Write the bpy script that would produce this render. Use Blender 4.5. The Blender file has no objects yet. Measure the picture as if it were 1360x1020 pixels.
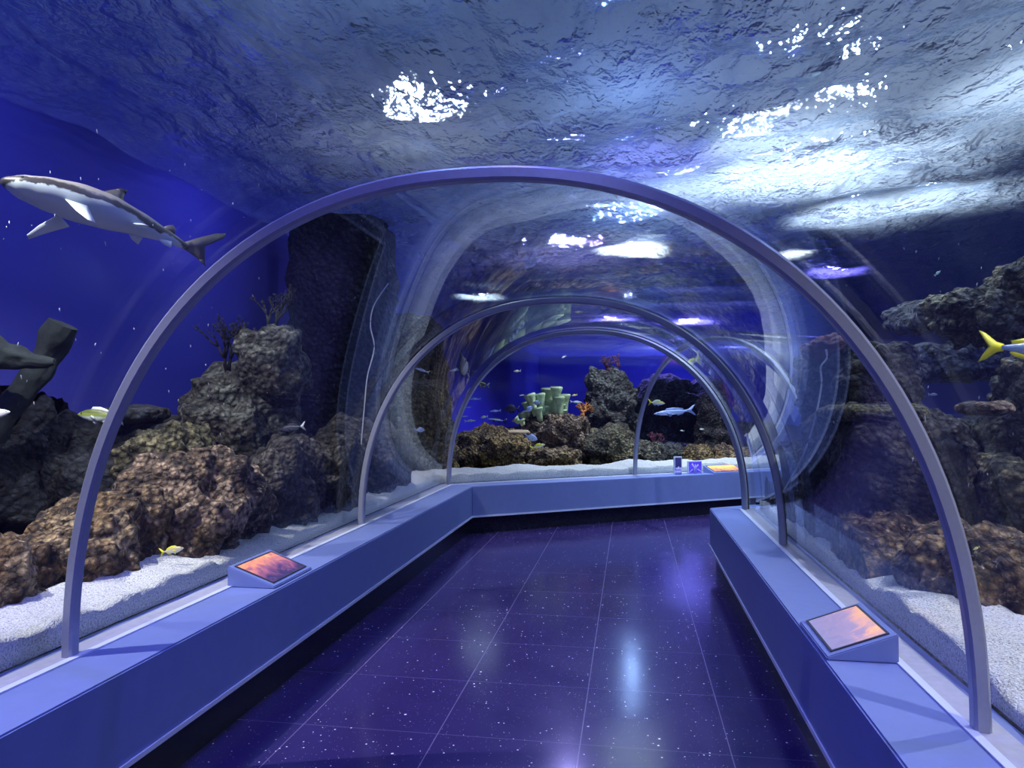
import bpy, bmesh, math, random
from mathutils import Vector, Matrix, noise
import numpy as np
random.seed(7)
SC = bpy.context.scene
COL = SC.collection
PI = math.pi

# ------------------------------------------------------------------ camera frame
F_PX = 980.0
CAM = Vector((0, 0, 1.4))
YAW = math.radians(9.1)          # tunnel axis is +Y, camera looks a little left of it
PITCH = math.atan(24 / F_PX)
FWD = Vector((-math.sin(YAW) * math.cos(PITCH), math.cos(YAW) * math.cos(PITCH), math.sin(PITCH)))
RGT = Vector((math.cos(YAW), math.sin(YAW), 0))
UPV = RGT.cross(FWD)
FH = Vector((-math.sin(YAW), math.cos(YAW), 0))

def at(px, py, d):
    return CAM + FWD * d + RGT * ((px - 680) / F_PX * d) + UPV * ((510 - py) / F_PX * d)

# ------------------------------------------------------------------ helpers
def obj(name, bm, mat=None, parent=None, smooth=True):
    me = bpy.data.meshes.new(name)
    if isinstance(bm, bmesh.types.BMesh):
        bmesh.ops.recalc_face_normals(bm, faces=bm.faces)
        bm.to_mesh(me); bm.free()
    else:
        me.from_pydata(bm[0], [], bm[1]); me.update()
    o = bpy.data.objects.new(name, me)
    COL.objects.link(o)
    if mat: me.materials.append(mat)
    if smooth:
        for p in me.polygons: p.use_smooth = True
    if parent: o.parent = parent
    return o

def tag(o, label=None, cat=None, group=None, kind=None):
    if label: o['label'] = label
    if cat: o['category'] = cat
    if group: o['group'] = group
    if kind: o['kind'] = kind
    return o

def empty(name, loc, label, cat, group=None):
    o = bpy.data.objects.new(name, None); COL.objects.link(o)
    o.location = loc; o.empty_display_size = .05
    return tag(o, label, cat, group)

def copy_tree(o, parent=None):
    c = o.copy(); COL.objects.link(c); c.parent = parent
    for ch in list(o.children): copy_tree(ch, c)
    return c

def basis(x, y, z, loc, s=1.0):
    m = Matrix((x, y, z)).transposed().to_4x4()
    return Matrix.Translation(loc) @ m @ Matrix.Scale(s, 4)

def add_box(bm, lo, hi, M=None):
    vs = [bm.verts.new(Vector((x, y, z))) for x in (lo[0], hi[0]) for y in (lo[1], hi[1]) for z in (lo[2], hi[2])]
    for f in ((0, 1, 3, 2), (4, 6, 7, 5), (0, 4, 5, 1), (2, 3, 7, 6), (0, 2, 6, 4), (1, 5, 7, 3)):
        bm.faces.new([vs[i] for i in f])
    if M is not None:
        for v in vs: v.co = M @ v.co
    return vs

def add_prism(bm, poly, z0, z1):
    a = [bm.verts.new((p[0], p[1], z0)) for p in poly]
    b = [bm.verts.new((p[0], p[1], z1)) for p in poly]
    n = len(poly)
    bm.faces.new(a[::-1]); bm.faces.new(b)
    for i in range(n): bm.faces.new((a[i], a[(i + 1) % n], b[(i + 1) % n], b[i]))

def add_tube(bm, pts, rad, seg=8, cap=True):
    pts = [Vector(p) for p in pts]; n = len(pts); rings = []
    for i, p in enumerate(pts):
        t = (pts[min(i + 1, n - 1)] - pts[max(i - 1, 0)]).normalized()
        a = t.cross(Vector((0, 0, 1)))
        if a.length < .05: a = t.cross(Vector((1, 0, 0)))
        a.normalize(); b = t.cross(a)
        r = rad[i] if isinstance(rad, (list, tuple)) else rad
        rings.append([bm.verts.new(p + (a * math.cos(k / seg * 2 * PI) + b * math.sin(k / seg * 2 * PI)) * r) for k in range(seg)])
    for i in range(n - 1):
        for k in range(seg):
            bm.faces.new((rings[i][k], rings[i][(k + 1) % seg], rings[i + 1][(k + 1) % seg], rings[i + 1][k]))
    if cap:
        bm.faces.new(rings[0][::-1]); bm.faces.new(rings[-1])

# ------------------------------------------------------------------ materials
class NT:
    def __init__(s, name):
        s.m = bpy.data.materials.new(name); s.m.use_nodes = True
        s.t = s.m.node_tree; s.t.nodes.clear()
        s.out = s.n('ShaderNodeOutputMaterial')
    def n(s, typ, **kw):
        nd = s.t.nodes.new(typ)
        for k, v in kw.items():
            if k in nd.inputs.keys(): s.set(nd.inputs[k], v)
            else: setattr(nd, k, v)
        return nd
    def set(s, sock, v):
        if isinstance(v, bpy.types.NodeSocket): s.t.links.new(v, sock)
        elif isinstance(v, tuple) and len(v) == 3 and sock.type == 'RGBA': sock.default_value = (*v, 1)
        else: sock.default_value = v
    def math(s, op, a, b=None, c=None, clamp=False):
        nd = s.t.nodes.new('ShaderNodeMath'); nd.operation = op; nd.use_clamp = clamp
        for i, v in enumerate((a, b, c)):
            if v is not None: s.set(nd.inputs[i], v)
        return nd.outputs[0]
    def mix(s, fac, a, b):
        nd = s.t.nodes.new('ShaderNodeMix'); nd.data_type = 'RGBA'
        s.set(nd.inputs[0], fac); s.set(nd.inputs[6], a); s.set(nd.inputs[7], b)
        return nd.outputs[2]
    def ramp(s, fac, stops):
        nd = s.t.nodes.new('ShaderNodeValToRGB'); s.set(nd.inputs[0], fac)
        e = nd.color_ramp.elements
        while len(e) < len(stops): e.new(.5)
        for i, (p, c) in enumerate(stops):
            e[i].position = p; e[i].color = (*c, 1) if not isinstance(c, (int, float)) else (c, c, c, 1)
        return nd.outputs[0]
    def noise(s, vec, scale, detail=4, rough=.55, dist=0):
        nd = s.n('ShaderNodeTexNoise'); s.set(nd.inputs['Vector'], vec)
        nd.inputs['Scale'].default_value = scale; nd.inputs['Detail'].default_value = detail
        nd.inputs['Roughness'].default_value = rough; nd.inputs['Distortion'].default_value = dist
        return nd.outputs['Fac']
    def voro(s, vec, scale, feature='F1', out='Distance', rnd=1.0):
        nd = s.n('ShaderNodeTexVoronoi'); nd.feature = feature; s.set(nd.inputs['Vector'], vec)
        nd.inputs['Scale'].default_value = scale; nd.inputs['Randomness'].default_value = rnd
        return nd.outputs[out]
    def bump(s, h, strength=.5, dist=.02, normal=None):
        nd = s.n('ShaderNodeBump'); s.set(nd.inputs['Height'], h)
        nd.inputs['Strength'].default_value = strength; nd.inputs['Distance'].default_value = dist
        if normal is not None: s.set(nd.inputs['Normal'], normal)
        return nd.outputs[0]
    def coord(s, out='Object'):
        return s.n('ShaderNodeTexCoord').outputs[out]
    def sep(s, v):
        nd = s.n('ShaderNodeSeparateXYZ'); s.set(nd.inputs[0], v); return nd.outputs
    def map(s, v, scale=(1, 1, 1), rot=(0, 0, 0), loc=(0, 0, 0)):
        nd = s.n('ShaderNodeMapping'); s.set(nd.inputs[0], v)
        nd.inputs['Scale'].default_value = scale; nd.inputs['Rotation'].default_value = rot; nd.inputs['Location'].default_value = loc
        return nd.outputs[0]
    def bsdf(s, **kw):
        nd = s.n('ShaderNodeBsdfPrincipled')
        for k, v in kw.items(): s.set(nd.inputs[k.replace('_', ' ')], v)
        s.t.links.new(nd.outputs[0], s.out.inputs[0]); return nd
    def surf(s, sh): s.t.links.new(sh, s.out.inputs[0])
    def mixs(s, fac, a, b):
        nd = s.n('ShaderNodeMixShader'); s.set(nd.inputs[0], fac)
        s.t.links.new(a, nd.inputs[1]); s.t.links.new(b, nd.inputs[2]); return nd.outputs[0]

def plain(name, col, rough=.5, metal=0., nz=.15, scale=20, bump=.1):
    t = NT(name); c = t.coord()
    n = t.noise(c, scale, 4)
    lo = tuple(x * (1 - nz) for x in col); hi = tuple(min(1, x * (1 + nz)) for x in col)
    b = t.bsdf(Base_Color=t.mix(n, lo, hi), Roughness=rough, Metallic=metal)
    if bump: t.set(b.inputs['Normal'], t.bump(n, bump, .01))
    return t.m

# --- floor: dark polished tiles with pale flecks
def floor_material():
    t = NT('speckled_dark_tile'); P = t.coord(); x, y, z = t.sep(P)
    def line(c, off):
        f = t.math('FRACT', t.math('DIVIDE', t.math('SUBTRACT', c, off - 3.0), .6))
        e = t.math('ABSOLUTE', t.math('SUBTRACT', f, .5))
        return t.math('GREATER_THAN', e, .5 - .0032)
    g = t.math('MAXIMUM', line(x, -.208), t.math('MULTIPLY', line(y, 3.66), .55))
    def flecks(scale, thr, keep):
        nd = t.n('ShaderNodeTexVoronoi'); t.set(nd.inputs['Vector'], P); nd.inputs['Scale'].default_value = scale
        rnd = t.sep(nd.outputs['Color'])[0]
        return t.math('MULTIPLY', t.math('LESS_THAN', nd.outputs['Distance'], t.math('MULTIPLY', rnd, thr)), t.math('GREATER_THAN', t.sep(nd.outputs['Color'])[1], keep))
    fl = t.math('MAXIMUM', flecks(42, .17, .66), flecks(17, .10, .40))
    fl = t.math('MAXIMUM', fl, t.math('MULTIPLY', flecks(110, .18, .6), .45))
    n = t.noise(P, 1.7, 3)
    base = t.mix(n, (.026, .017, .090), (.042, .028, .140))
    base = t.mix(fl, base, (.97, .97, .97))
    base = t.mix(t.math('MULTIPLY', g, .55), base, (.30, .28, .45))
    h = t.noise(P, 2.3, 2)
    b = t.bsdf(Base_Color=base, Roughness=t.math('MULTIPLY_ADD', n, .10, .12), Normal=t.bump(h, .06, .02))
    b.inputs['Specular IOR Level'].default_value = .5
    return t.m

def glass_material():
    t = NT('clear_acrylic')
    lw = t.n('ShaderNodeLayerWeight'); lw.inputs[0].default_value = .5
    f = t.math('MULTIPLY_ADD', t.math('POWER', lw.outputs['Facing'], 6.5), .95, .016, clamp=True)
    tr = t.n('ShaderNodeBsdfTransparent'); tr.inputs[0].default_value = (.965, .98, 1, 1)
    gl = t.n('ShaderNodeBsdfGlossy'); gl.inputs['Roughness'].default_value = 0.0; gl.inputs[0].default_value = (.95, .97, 1, 1)
    t.surf(t.mixs(f, tr.outputs[0], gl.outputs[0]))
    return t.m

def water_material():
    t = NT('rippled_water_surface'); P = t.coord()
    w1 = t.noise(t.map(P, (1.0, .40, 1), (0, 0, .75)), 3.0, 2, .40, .35)
    w2 = t.noise(t.map(P, (1.0, .5, 1), (0, 0, .35)), 12.0, 2, .5, .5)
    w3 = t.noise(t.map(P, (1.0, .7, 1), (0, 0, -.5)), 30.0, 2, .5, .3)
    amp = t.noise(P, .55, 2)
    h = t.math('ADD', t.math('MULTIPLY', w1, 1.0), t.math('ADD', t.math('MULTIPLY', w2, .24), t.math('MULTIPLY', w3, .07)))
    N = t.bump(t.math('MULTIPLY', h, t.math('MULTIPLY_ADD', amp, 1.8, .35)), 1.0, .22)
    tr = t.n('ShaderNodeBsdfTransparent'); tr.inputs[0].default_value = (.80, .90, 1, 1)
    rf = t.n('ShaderNodeBsdfRefraction'); rf.inputs['IOR'].default_value = .77; rf.inputs['Roughness'].default_value = .05
    rf.inputs[0].default_value = (.85, .93, 1, 1); t.set(rf.inputs['Normal'], N)
    tl = t.n('ShaderNodeBsdfTranslucent'); tl.inputs[0].default_value = (.70, .85, 1, 1); t.set(tl.inputs['Normal'], N)
    gl = t.n('ShaderNodeBsdfGlossy'); gl.inputs['Roughness'].default_value = .05; gl.inputs[0].default_value = (.80, .90, 1, 1); t.set(gl.inputs['Normal'], N)
    a = t.mixs(.45, tr.outputs[0], rf.outputs[0])
    a = t.mixs(.15, a, tl.outputs[0])
    lw = t.n('ShaderNodeLayerWeight'); lw.inputs[0].default_value = .5; t.set(lw.inputs['Normal'], N)
    f = t.ramp(lw.outputs['Facing'], [(.62, .07), (.73, .26), (.83, .72), (.96, .86)])
    t.surf(t.mixs(f, a, gl.outputs[0]))
    return t.m

def rock_material(name, dark, mid, light, accent, scale=1.0, acc=.5):
    t = NT(name); P = t.n('ShaderNodeTexCoord').outputs['Object']
    g = t.n('ShaderNodeNewGeometry')
    n1 = t.noise(P, 4 * scale, 6, .65, .6); n2 = t.noise(P, 14 * scale, 6, .7, .3)
    v = t.voro(P, 22 * scale); n3 = t.noise(P, 2.2 * scale, 3, .5, 1.0)
    s = t.math('ADD', t.math('MULTIPLY', n1, .55), t.math('MULTIPLY', n2, .45))
    c = t.ramp(s, [(.41, dark), (.485, mid), (.555, light), (.66, tuple(min(1, x * 1.5) for x in light))])
    am = t.ramp(n3, [(1 - acc - .06, 0.), (1 - acc + .10, 1.)])
    c = t.mix(t.math('MULTIPLY', am, t.math('MULTIPLY_ADD', n2, 1.6, -.30, clamp=True)), c, accent)
    pale = t.math('MULTIPLY', t.math('GREATER_THAN', t.noise(P, 17 * scale, 4, .6, .5), .62), .6)
    c = t.mix(pale, c, tuple(min(1, x * 1.35 + .05) for x in light))
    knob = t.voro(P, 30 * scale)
    c = t.mix(t.math('MULTIPLY_ADD', knob, 1.5, -.42, clamp=True), c, tuple(x * .3 for x in dark))  # hollows between knobs: shade darkened into the colour
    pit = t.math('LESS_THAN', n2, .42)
    c = t.mix(t.math('MULTIPLY', pit, .7), c, tuple(x * .35 for x in dark))  # low spots darkened too, as painted shade
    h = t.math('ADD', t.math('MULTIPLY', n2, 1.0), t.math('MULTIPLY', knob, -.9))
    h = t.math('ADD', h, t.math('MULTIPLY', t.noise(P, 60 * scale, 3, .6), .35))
    t.bsdf(Base_Color=c, Roughness=.85, Normal=t.bump(h, 1.0, .07))
    return t.m

def sand_material():
    t = NT('white_coral_sand'); P = t.coord()
    n = t.noise(P, 130, 3, .7); v = t.voro(P, 150); n2 = t.noise(P, 5, 3)
    c = t.ramp(n, [(.34, (.16, .16, .17)), (.45, (.60, .61, .60)), (.62, (.86, .87, .86))])
    c = t.mix(t.math('MULTIPLY', n2, .25), c, (.55, .60, .55))
    h = t.math('ADD', t.math('MULTIPLY', n, .6), t.math('MULTIPLY', v, -.6))
    t.bsdf(Base_Color=c, Roughness=.9, Normal=t.bump(h, .8, .012))
    return t.m

def picture_material(name, a, b, c, strength, seed):
    t = NT(name); P = t.coord(); x, y, z = t.sep(P)
    Q = t.map(P, (1, 1, 1), (0, 0, 0), (seed, seed * .7, 0))
    n = t.noise(Q, 9, 5, .6, 1.5); n2 = t.noise(Q, 22, 4, .6)
    yy = t.math('MULTIPLY_ADD', y, 4.0, .5, clamp=True)
    f = t.math('MULTIPLY_ADD', yy, .75, t.math('MULTIPLY', t.math('SUBTRACT', n, .5), .9), clamp=True)
    col = t.ramp(f, [(.12, a), (.42, b), (.66, c), (.85, (1, .62, .16)), (1, (1, .86, .6))])
    col = t.mix(t.math('MULTIPLY', n2, .5), col, a)
    t.bsdf(Base_Color=col, Roughness=.15, Emission_Color=col, Emission_Strength=strength)
    return t.m

M_FLOOR = floor_material()
M_GLASS = glass_material()
M_WATER = water_material()
M_SAND = sand_material()
M_LEDGE = plain('blue_grey_ledge_paint', (.18, .235, .50), .42, 0, .08, 14, .05)
M_LIP = plain('pale_ledge_trim', (.62, .68, .85), .45, 0, .08, 14, .05)
M_SEAL = plain('grey_sealant', (.40, .41, .50), .55, 0, .2, 30, .1)
M_PLINTH = plain('black_granite_plinth', (.012, .012, .02), .22, 0, .5, 60, .02)
M_RIB = plain('brushed_grey_steel', (.34, .36, .46), .36, .25, .1, 60, .04)
M_GASKET = plain('dark_rubber', (.04, .04, .055), .5, 0, .2, 40, .1)
M_BACK = plain('deep_blue_backdrop_paint', (.07, .07, .50), .9, 0, .10, .8, 0)
M_DARKWALL = plain('navy_tank_wall_paint', (.07, .10, .26), .9, 0, .2, 1.2, 0)
M_HALL = plain('grey_hall_ceiling', (.45, .5, .62), .8, 0, .1, 3, .05)

R_BROWN = rock_material('brown_orange_reef_rock', (.026, .018, .011), (.15, .09, .042), (.52, .38, .20), (.38, .21, .07), 1.0, .5)
R_PINK = rock_material('pink_tan_reef_rock', (.026, .019, .013), (.15, .098, .06), (.50, .36, .24), (.34, .21, .09), 1.0, .45)
R_OLIVE = rock_material('olive_reef_rock', (.022, .022, .012), (.10, .09, .045), (.27, .24, .13), (.30, .21, .07), .9, .4)
R_GREY = rock_material('grey_reef_rock', (.018, .018, .017), (.062, .065, .056), (.15, .16, .14), (.15, .105, .085), .8, .4)
R_DARK = rock_material('dark_reef_rock', (.015, .014, .013), (.055, .048, .042), (.13, .115, .10), (.11, .09, .04), .9, .35)
R_GOLD = rock_material('golden_brown_reef_rock', (.035, .025, .012), (.20, .13, .05), (.48, .34, .16), (.52, .33, .04), 1.0, .5)
R_MOSS = rock_material('mossy_reef_rock', (.02, .02, .022), (.09, .085, .06), (.26, .24, .15), (.30, .24, .08), .9, .45)
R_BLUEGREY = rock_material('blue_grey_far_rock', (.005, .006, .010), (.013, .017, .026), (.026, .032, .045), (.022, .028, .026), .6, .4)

# ------------------------------------------------------------------ tunnel geometry
Z_LEDGE = .505
RISE, NEXP = 1.60, 2.2
T2 = Vector((.829, .559, 0))                      # direction of the second leg of the tunnel
LCOR, RCOR = Vector((-1.95, 7.83, 0)), Vector((.94, 6.40, 0))
STN = [(Vector((-1.95, -3, 0)), Vector((.94, -3, 0))),
       (Vector((-1.95, 2.34, 0)), Vector((.94, 2.21, 0))),
       (Vector((-1.95, 5.19, 0)), Vector((.94, 4.86, 0))),
       (LCOR, RCOR)]
# fourth rib is square to the second leg; its outer foot stands on the far ledge
n2 = Vector((T2.y, -T2.x, 0))
L4 = LCOR + T2 * 2.42
W2 = (RCOR - LCOR).dot(n2)
R4 = L4 + n2 * W2
STN.append((L4, R4))
STN.append((L4 + T2 * 3.6, R4 + T2 * 3.6))
HALF = 1.445
STN = [(a, b, r) for (a, b), r in zip(STN, (1.615, 1.615, 1.59, 1.57, 1.56, 1.56))]

def prof(phi):
    c, s = math.cos(phi), math.sin(phi)
    return math.copysign(abs(c) ** (2 / NEXP), c), abs(max(s, 0)) ** (2 / NEXP)

def arch_pt(st, phi, off, z_foot=None):
    L, R = st[:2]; M = (L + R) / 2; H = (R - L) / 2
    rise = st[2] if len(st) > 2 else RISE
    s, h = prof(phi)
    p = M + H * s * (1 + off / HALF)
    p.z = Z_LEDGE + (rise + off) * h
    return p

def lerp_st(a, b, t): return (a[0].lerp(b[0], t), a[1].lerp(b[1], t), a[2] + (b[2] - a[2]) * t)

NSEG = 56
PHI = [PI - PI * i / NSEG for i in range(NSEG + 1)]
def arch_row(st, off):
    pts = [arch_pt(st, p, off) for p in PHI]
    a, b = pts[0].copy(), pts[-1].copy(); a.z = b.z = Z_LEDGE - .06
    return [a] + pts + [b]

def inside_tunnel(p, margin=.0):
    """superellipse value (<1 inside the outer skin) for a point, with its section's centre"""
    best = None
    off = .13 + margin
    chord = (RCOR - LCOR); cn = Vector((chord.y, -chord.x, 0)).normalized()
    if cn.dot(Vector((0, 1, 0))) < 0: cn = -cn
    before = (p - LCOR).dot(cn) < 0
    if before:
        s = (p.x + .505) / (HALF + off); ax = Vector((1, 0, 0))
        c = Vector((-.505, p.y, 0))
    else:
        lat = (p - (LCOR + RCOR) / 2).dot(n2); s = lat / (W2 / 2 + off); ax = n2
        c = p - n2 * lat
    h = max(0, (p.z - Z_LEDGE)) / (RISE + off)
    return abs(s) ** NEXP + h ** NEXP, s, h, c, ax, (HALF if before else W2 / 2) + off, RISE + off

def push_out(p, margin=.02):
    v, s, h, c, ax, hw, hr = inside_tunnel(p, margin)
    if v >= 1: return p
    if v < .02: return p
    k = v ** (-1 / NEXP)
    q = c + ax * (s * k * hw)
    q.z = Z_LEDGE + h * k * hr if p.z > Z_LEDGE else p.z
    return q

# glass bays (hollow-free solid acrylic shells)
for i in range(len(STN) - 1):
    a, b = STN[i], STN[i + 1]
    n = 6
    rows_in = [arch_row(lerp_st(a, b, k / n), .030) for k in range(n + 1)]
    rows_out = [arch_row(lerp_st(a, b, k / n), .085) for k in range(n + 1)]
    m = len(rows_in[0]); V = []; Fc = []
    for r in rows_in: V += r
    base = len(V)
    for r in rows_out: V += r
    for k in range(n):
        for j in range(m - 1):
            q = k * m + j
            Fc.append((q, q + 1, q + m + 1, q + m))
            q += base
            Fc.append((q, q + m, q + m + 1, q + 1))
    o = obj('window_%d' % (i + 1), ([tuple(v) for v in V], Fc), M_GLASS)
    tag(o, kind='structure')

# ribs
def rib(st, axis, label, w=.046, inn=-.022, out=.022):
    bm = bmesh.new(); rows = []
    N = 72
    L, R = st[:2]; H = (R - L).normalized()
    ph = [PI - PI * i / N for i in range(N + 1)]
    pts0 = [arch_pt(st, p, 0) for p in ph]
    pts = [pts0[0] - Vector((0, 0, .0))] + pts0[1:-1] + [pts0[-1]]
    sec = []
    bv = .008
    for (r, a) in ((inn, -w / 2 + bv), (inn, w / 2 - bv), (inn + bv, w / 2), (out - bv, w / 2), (out, w / 2 - bv), (out, -w / 2 + bv), (out - bv, -w / 2), (inn + bv, -w / 2)):
        sec.append((r, a))
    for i, p in enumerate(pts):
        t = pts[min(i + 1, N)] - pts[max(i - 1, 0)]
        t.normalize()
        nrm = Vector((0, 0, 1)) * t.dot(H) - H * t.z   # outward normal in the rib's own plane
        if i in (0, N): nrm = H * (-1 if i == 0 else 1)
        rows.append([bm.verts.new(p + nrm * r + axis * a) for r, a in sec])
    for i in range(N):
        for k in range(8):
            bm.faces.new((rows[i][k], rows[i][(k + 1) % 8], rows[i + 1][(k + 1) % 8], rows[i + 1][k]))
    bm.faces.new(rows[0]); bm.faces.new(rows[-1][::-1])
    o = obj('arch_rib', bm, M_RIB)
    for pl in o.data.polygons: pl.use_smooth = False
    tag(o, label, 'arch rib', 'steel ribs of the tunnel')
    # dark gasket bead along the far flank where the acrylic is seated
    for sgn in (1,):
        bm = bmesh.new(); rows = []
        for i, p in enumerate(pts):
            t = (pts[min(i + 1, N)] - pts[max(i - 1, 0)]).normalized()
            nrm = Vector((0, 0, 1)) * t.dot(H) - H * t.z
            if i in (0, N): nrm = H * (-1 if i == 0 else 1)
            rows.append([bm.verts.new(p + nrm * r + axis * a) for r, a in ((.014, sgn * w / 2), (.014, sgn * (w / 2 + .006)), (.029, sgn * (w / 2 + .006)), (.029, sgn * w / 2))])
        for i in range(N):
            for k in range(4):
                bm.faces.new((rows[i][k], rows[i][(k + 1) % 4], rows[i + 1][(k + 1) % 4], rows[i + 1][k]))
        bm.faces.new(rows[0]); bm.faces.new(rows[-1][::-1])
        obj('gasket', bm, M_GASKET, o)
    return o

def axis_of(st):
    d = st[1] - st[0]; a = Vector((-d.y, d.x, 0)).normalized(); return a
rib(STN[1], axis_of(STN[1]), 'nearest and widest grey steel arch rib spanning the whole tunnel')
rib(STN[2], axis_of(STN[2]), 'second grey steel arch rib along the tunnel, behind the widest one')
rib(STN[3], axis_of(STN[3]), 'third grey steel arch rib framing the far reef at the tunnel bend')
rib(STN[4], axis_of(STN[4]), 'farthest grey arch rib, standing past the bend on the far ledge')

# ------------------------------------------------------------------ floor, ledges, plinths
def struct(name, bm, mat, smooth=False):
    return tag(obj(name, bm, mat, None, smooth), kind='structure')

bm = bmesh.new(); add_box(bm, (-2.2, -3.4, -.1), (6.6, 12.6, 0)); struct('floor', bm, M_FLOOR)

FL, FR = -1.68, .665                      # ledge faces
CL = Vector((-1.655, 7.667, 0)); CR = Vector((.66, 6.45, 0))
E2 = 6.2
def off_line(side, d):
    """polyline of the left (side -1) or right (side 1) ledge, d metres behind the ledge face"""
    if side < 0:
        a = Vector((FL - d, -3.2, 0)); k = LCOR - CL
        c = CL + k * (d / .285); e = c + T2 * E2
    else:
        a = Vector((FR + d, -3.2, 0)); k = RCOR - CR
        c = CR + Vector((.28, -.05, 0)) * (d / .28); e = c + T2 * E2
    return [a, c, e]
def strip(bm, side, d0, d1, z0, z1, seg):
    p, q = off_line(side, d0), off_line(side, d1)
    poly = [p[seg], p[seg + 1], q[seg + 1], q[seg]]
    add_prism(bm, [(v.x, v.y) for v in poly], z0, z1)

def bevelled(bm, w=.006):
    bmesh.ops.bevel(bm, geom=[e for e in bm.edges if e.calc_length() > .25], offset=w, segments=2, affect='EDGES')
names = {(-1, 0): 'left', (-1, 1): 'far', (1, 0): 'right', (1, 1): 'far_right'}
for (side, seg), nm in names.items():
    bm = bmesh.new(); strip(bm, side, 0, .385, .19, Z_LEDGE, seg); bevelled(bm)
    struct('wall_' + nm, bm, M_LEDGE)
    bm = bmesh.new(); strip(bm, side, .05, .385, .0, .192, seg)
    struct('baseboard_' + nm, bm, M_PLINTH)
trim_n = 1
for (side, seg), nm in names.items():
    bm = bmesh.new(); strip(bm, side, -.006, .03, .178, .196, seg)      # pale strip painting the lit lower lip of the ledge face
    struct('trim_%d' % trim_n, bm, M_LIP); trim_n += 1
    bm = bmesh.new(); strip(bm, side, .235, .262, Z_LEDGE - .01, Z_LEDGE + .006, seg)
    struct('trim_%d' % trim_n, bm, M_LIP); trim_n += 1
    bm = bmesh.new(); strip(bm, side, .262, .345, Z_LEDGE - .01, Z_LEDGE + .002, seg)
    struct('trim_%d' % trim_n, bm, M_SEAL); trim_n += 1

# ------------------------------------------------------------------ tank shell
ZS = 3.5
X0, X1, XF, Y0, YJ, Y1 = -4.2, 4.2, 6.4, -4.0, 6.8, 34.0
def wall(name, a, b, mat, z0=-.3, z1=5.4, th=.1):
    d = (Vector(b) - Vector(a)).normalized(); n = Vector((d.y, -d.x)) * th
    bm = bmesh.new(); add_prism(bm, [a, b, (b[0] + n.x, b[1] + n.y), (a[0] + n.x, a[1] + n.y)], z0, z1)
    return struct(name, bm, mat)
wall('wall_tank_left', (X0, Y1), (X0, Y0), M_BACK)
wall('wall_tank_right', (X1, Y0), (X1, YJ), M_DARKWALL)
wall('wall_tank_return', (X1 + .1, YJ), (XF, YJ), M_DARKWALL)
wall('wall_tank_right_far', (XF, YJ), (XF, Y1), M_DARKWALL)
wall('wall_tank_end', (XF, Y1), (X0, Y1), M_BACK)
wall('wall_tank_rear', (X0, Y0), (X1, Y0), M_DARKWALL)
bm = bmesh.new(); add_box(bm, (X0 - .2, Y0 - .2, 5.4), (XF + .2, Y1 + .2, 5.5)); struct('ceiling', bm, M_HALL)
# tank bottom under the sand, outside the walkway
def ground(name, poly):
    """uneven rubble ground of the tank behind the sand strips"""
    n = 60; V, Fc = [], []
    for i in range(n + 1):
        for k in range(n + 1):
            a = Vector(poly[0]).lerp(Vector(poly[1]), i / n); b = Vector(poly[3]).lerp(Vector(poly[2]), i / n); p = a.lerp(b, k / n)
            V.append((p.x, p.y, .50 + noise.fractal(Vector((p.x, p.y, 0)) * 2.1, .9, 2, 4) * .07))
    for i in range(n):
        for k in range(n):
            q = i * (n + 1) + k; Fc.append((q, q + 1, q + n + 2, q + n + 1))
    o = obj(name, (V, Fc), R_DARK); tag(o, kind='structure')
q0, q1 = LCOR + Vector((-.36, .15, 0)), LCOR + Vector((-.36, .15, 0)) + T2 * 9.5
ground('floor_tank_left', [(X0, Y0), (-2.32, Y0), (-2.32, q0.y), (X0, q0.y + .6)])
ground('floor_tank_far', [(q0.x, q0.y), (q1.x, q1.y), (XF, Y1), (X0, Y1)])
ground('floor_tank_corner', [(X0, q0.y), (q0.x, q0.y), (q0.x, q0.y + .3), (X0, Y1)])
ground('floor_tank_bend', [(X1, 6.85), (XF, 6.85), (XF, 9.2), (X1, 7.8)])
ground('floor_tank_right', [(1.3, Y0), (X1, Y0), (X1, 7.9), (1.3, 6.0)])

# water surface: real waves
def water_surface():
    def grid(x0, x1, y0, y1, st):
        nx, ny = int((x1 - x0) / st) + 1, int((y1 - y0) / st) + 1
        return np.meshgrid(np.linspace(x0, x1, nx), np.linspace(y0, y1, ny))
    rng = np.random.RandomState(3)
    waves = []
    for k in range(46):
        lam = rng.uniform(.22, 1.5); th = rng.normal(.6, .9)
        waves.append((2 * PI / lam * math.cos(th), 2 * PI / lam * math.sin(th), rng.uniform(0, 2 * PI), .0042 * lam ** .9))
    V, Fc = [], []
    for (y0, y1, st) in ((Y0, 11.0, .05), (11.0, Y1, .13)):
        X, Y = grid(X0, XF, y0, y1, st)
        Z = np.full_like(X, ZS)
        for kx, ky, ph, am in waves: Z += am * np.sin(kx * X + ky * Y + ph)
        b = len(V); ny, nx = X.shape
        V += [tuple(p) for p in np.stack([X, Y, Z], -1).reshape(-1, 3).tolist()]
        for j in range(ny - 1):
            r = b + j * nx
            for i in range(nx - 1): Fc.append((r + i, r + i + 1, r + nx + i + 1, r + nx + i))
    o = obj('water', (V, Fc), M_WATER)
    tag(o, 'rippled water surface overhead', None, None, 'structure')
water_surface()

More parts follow.
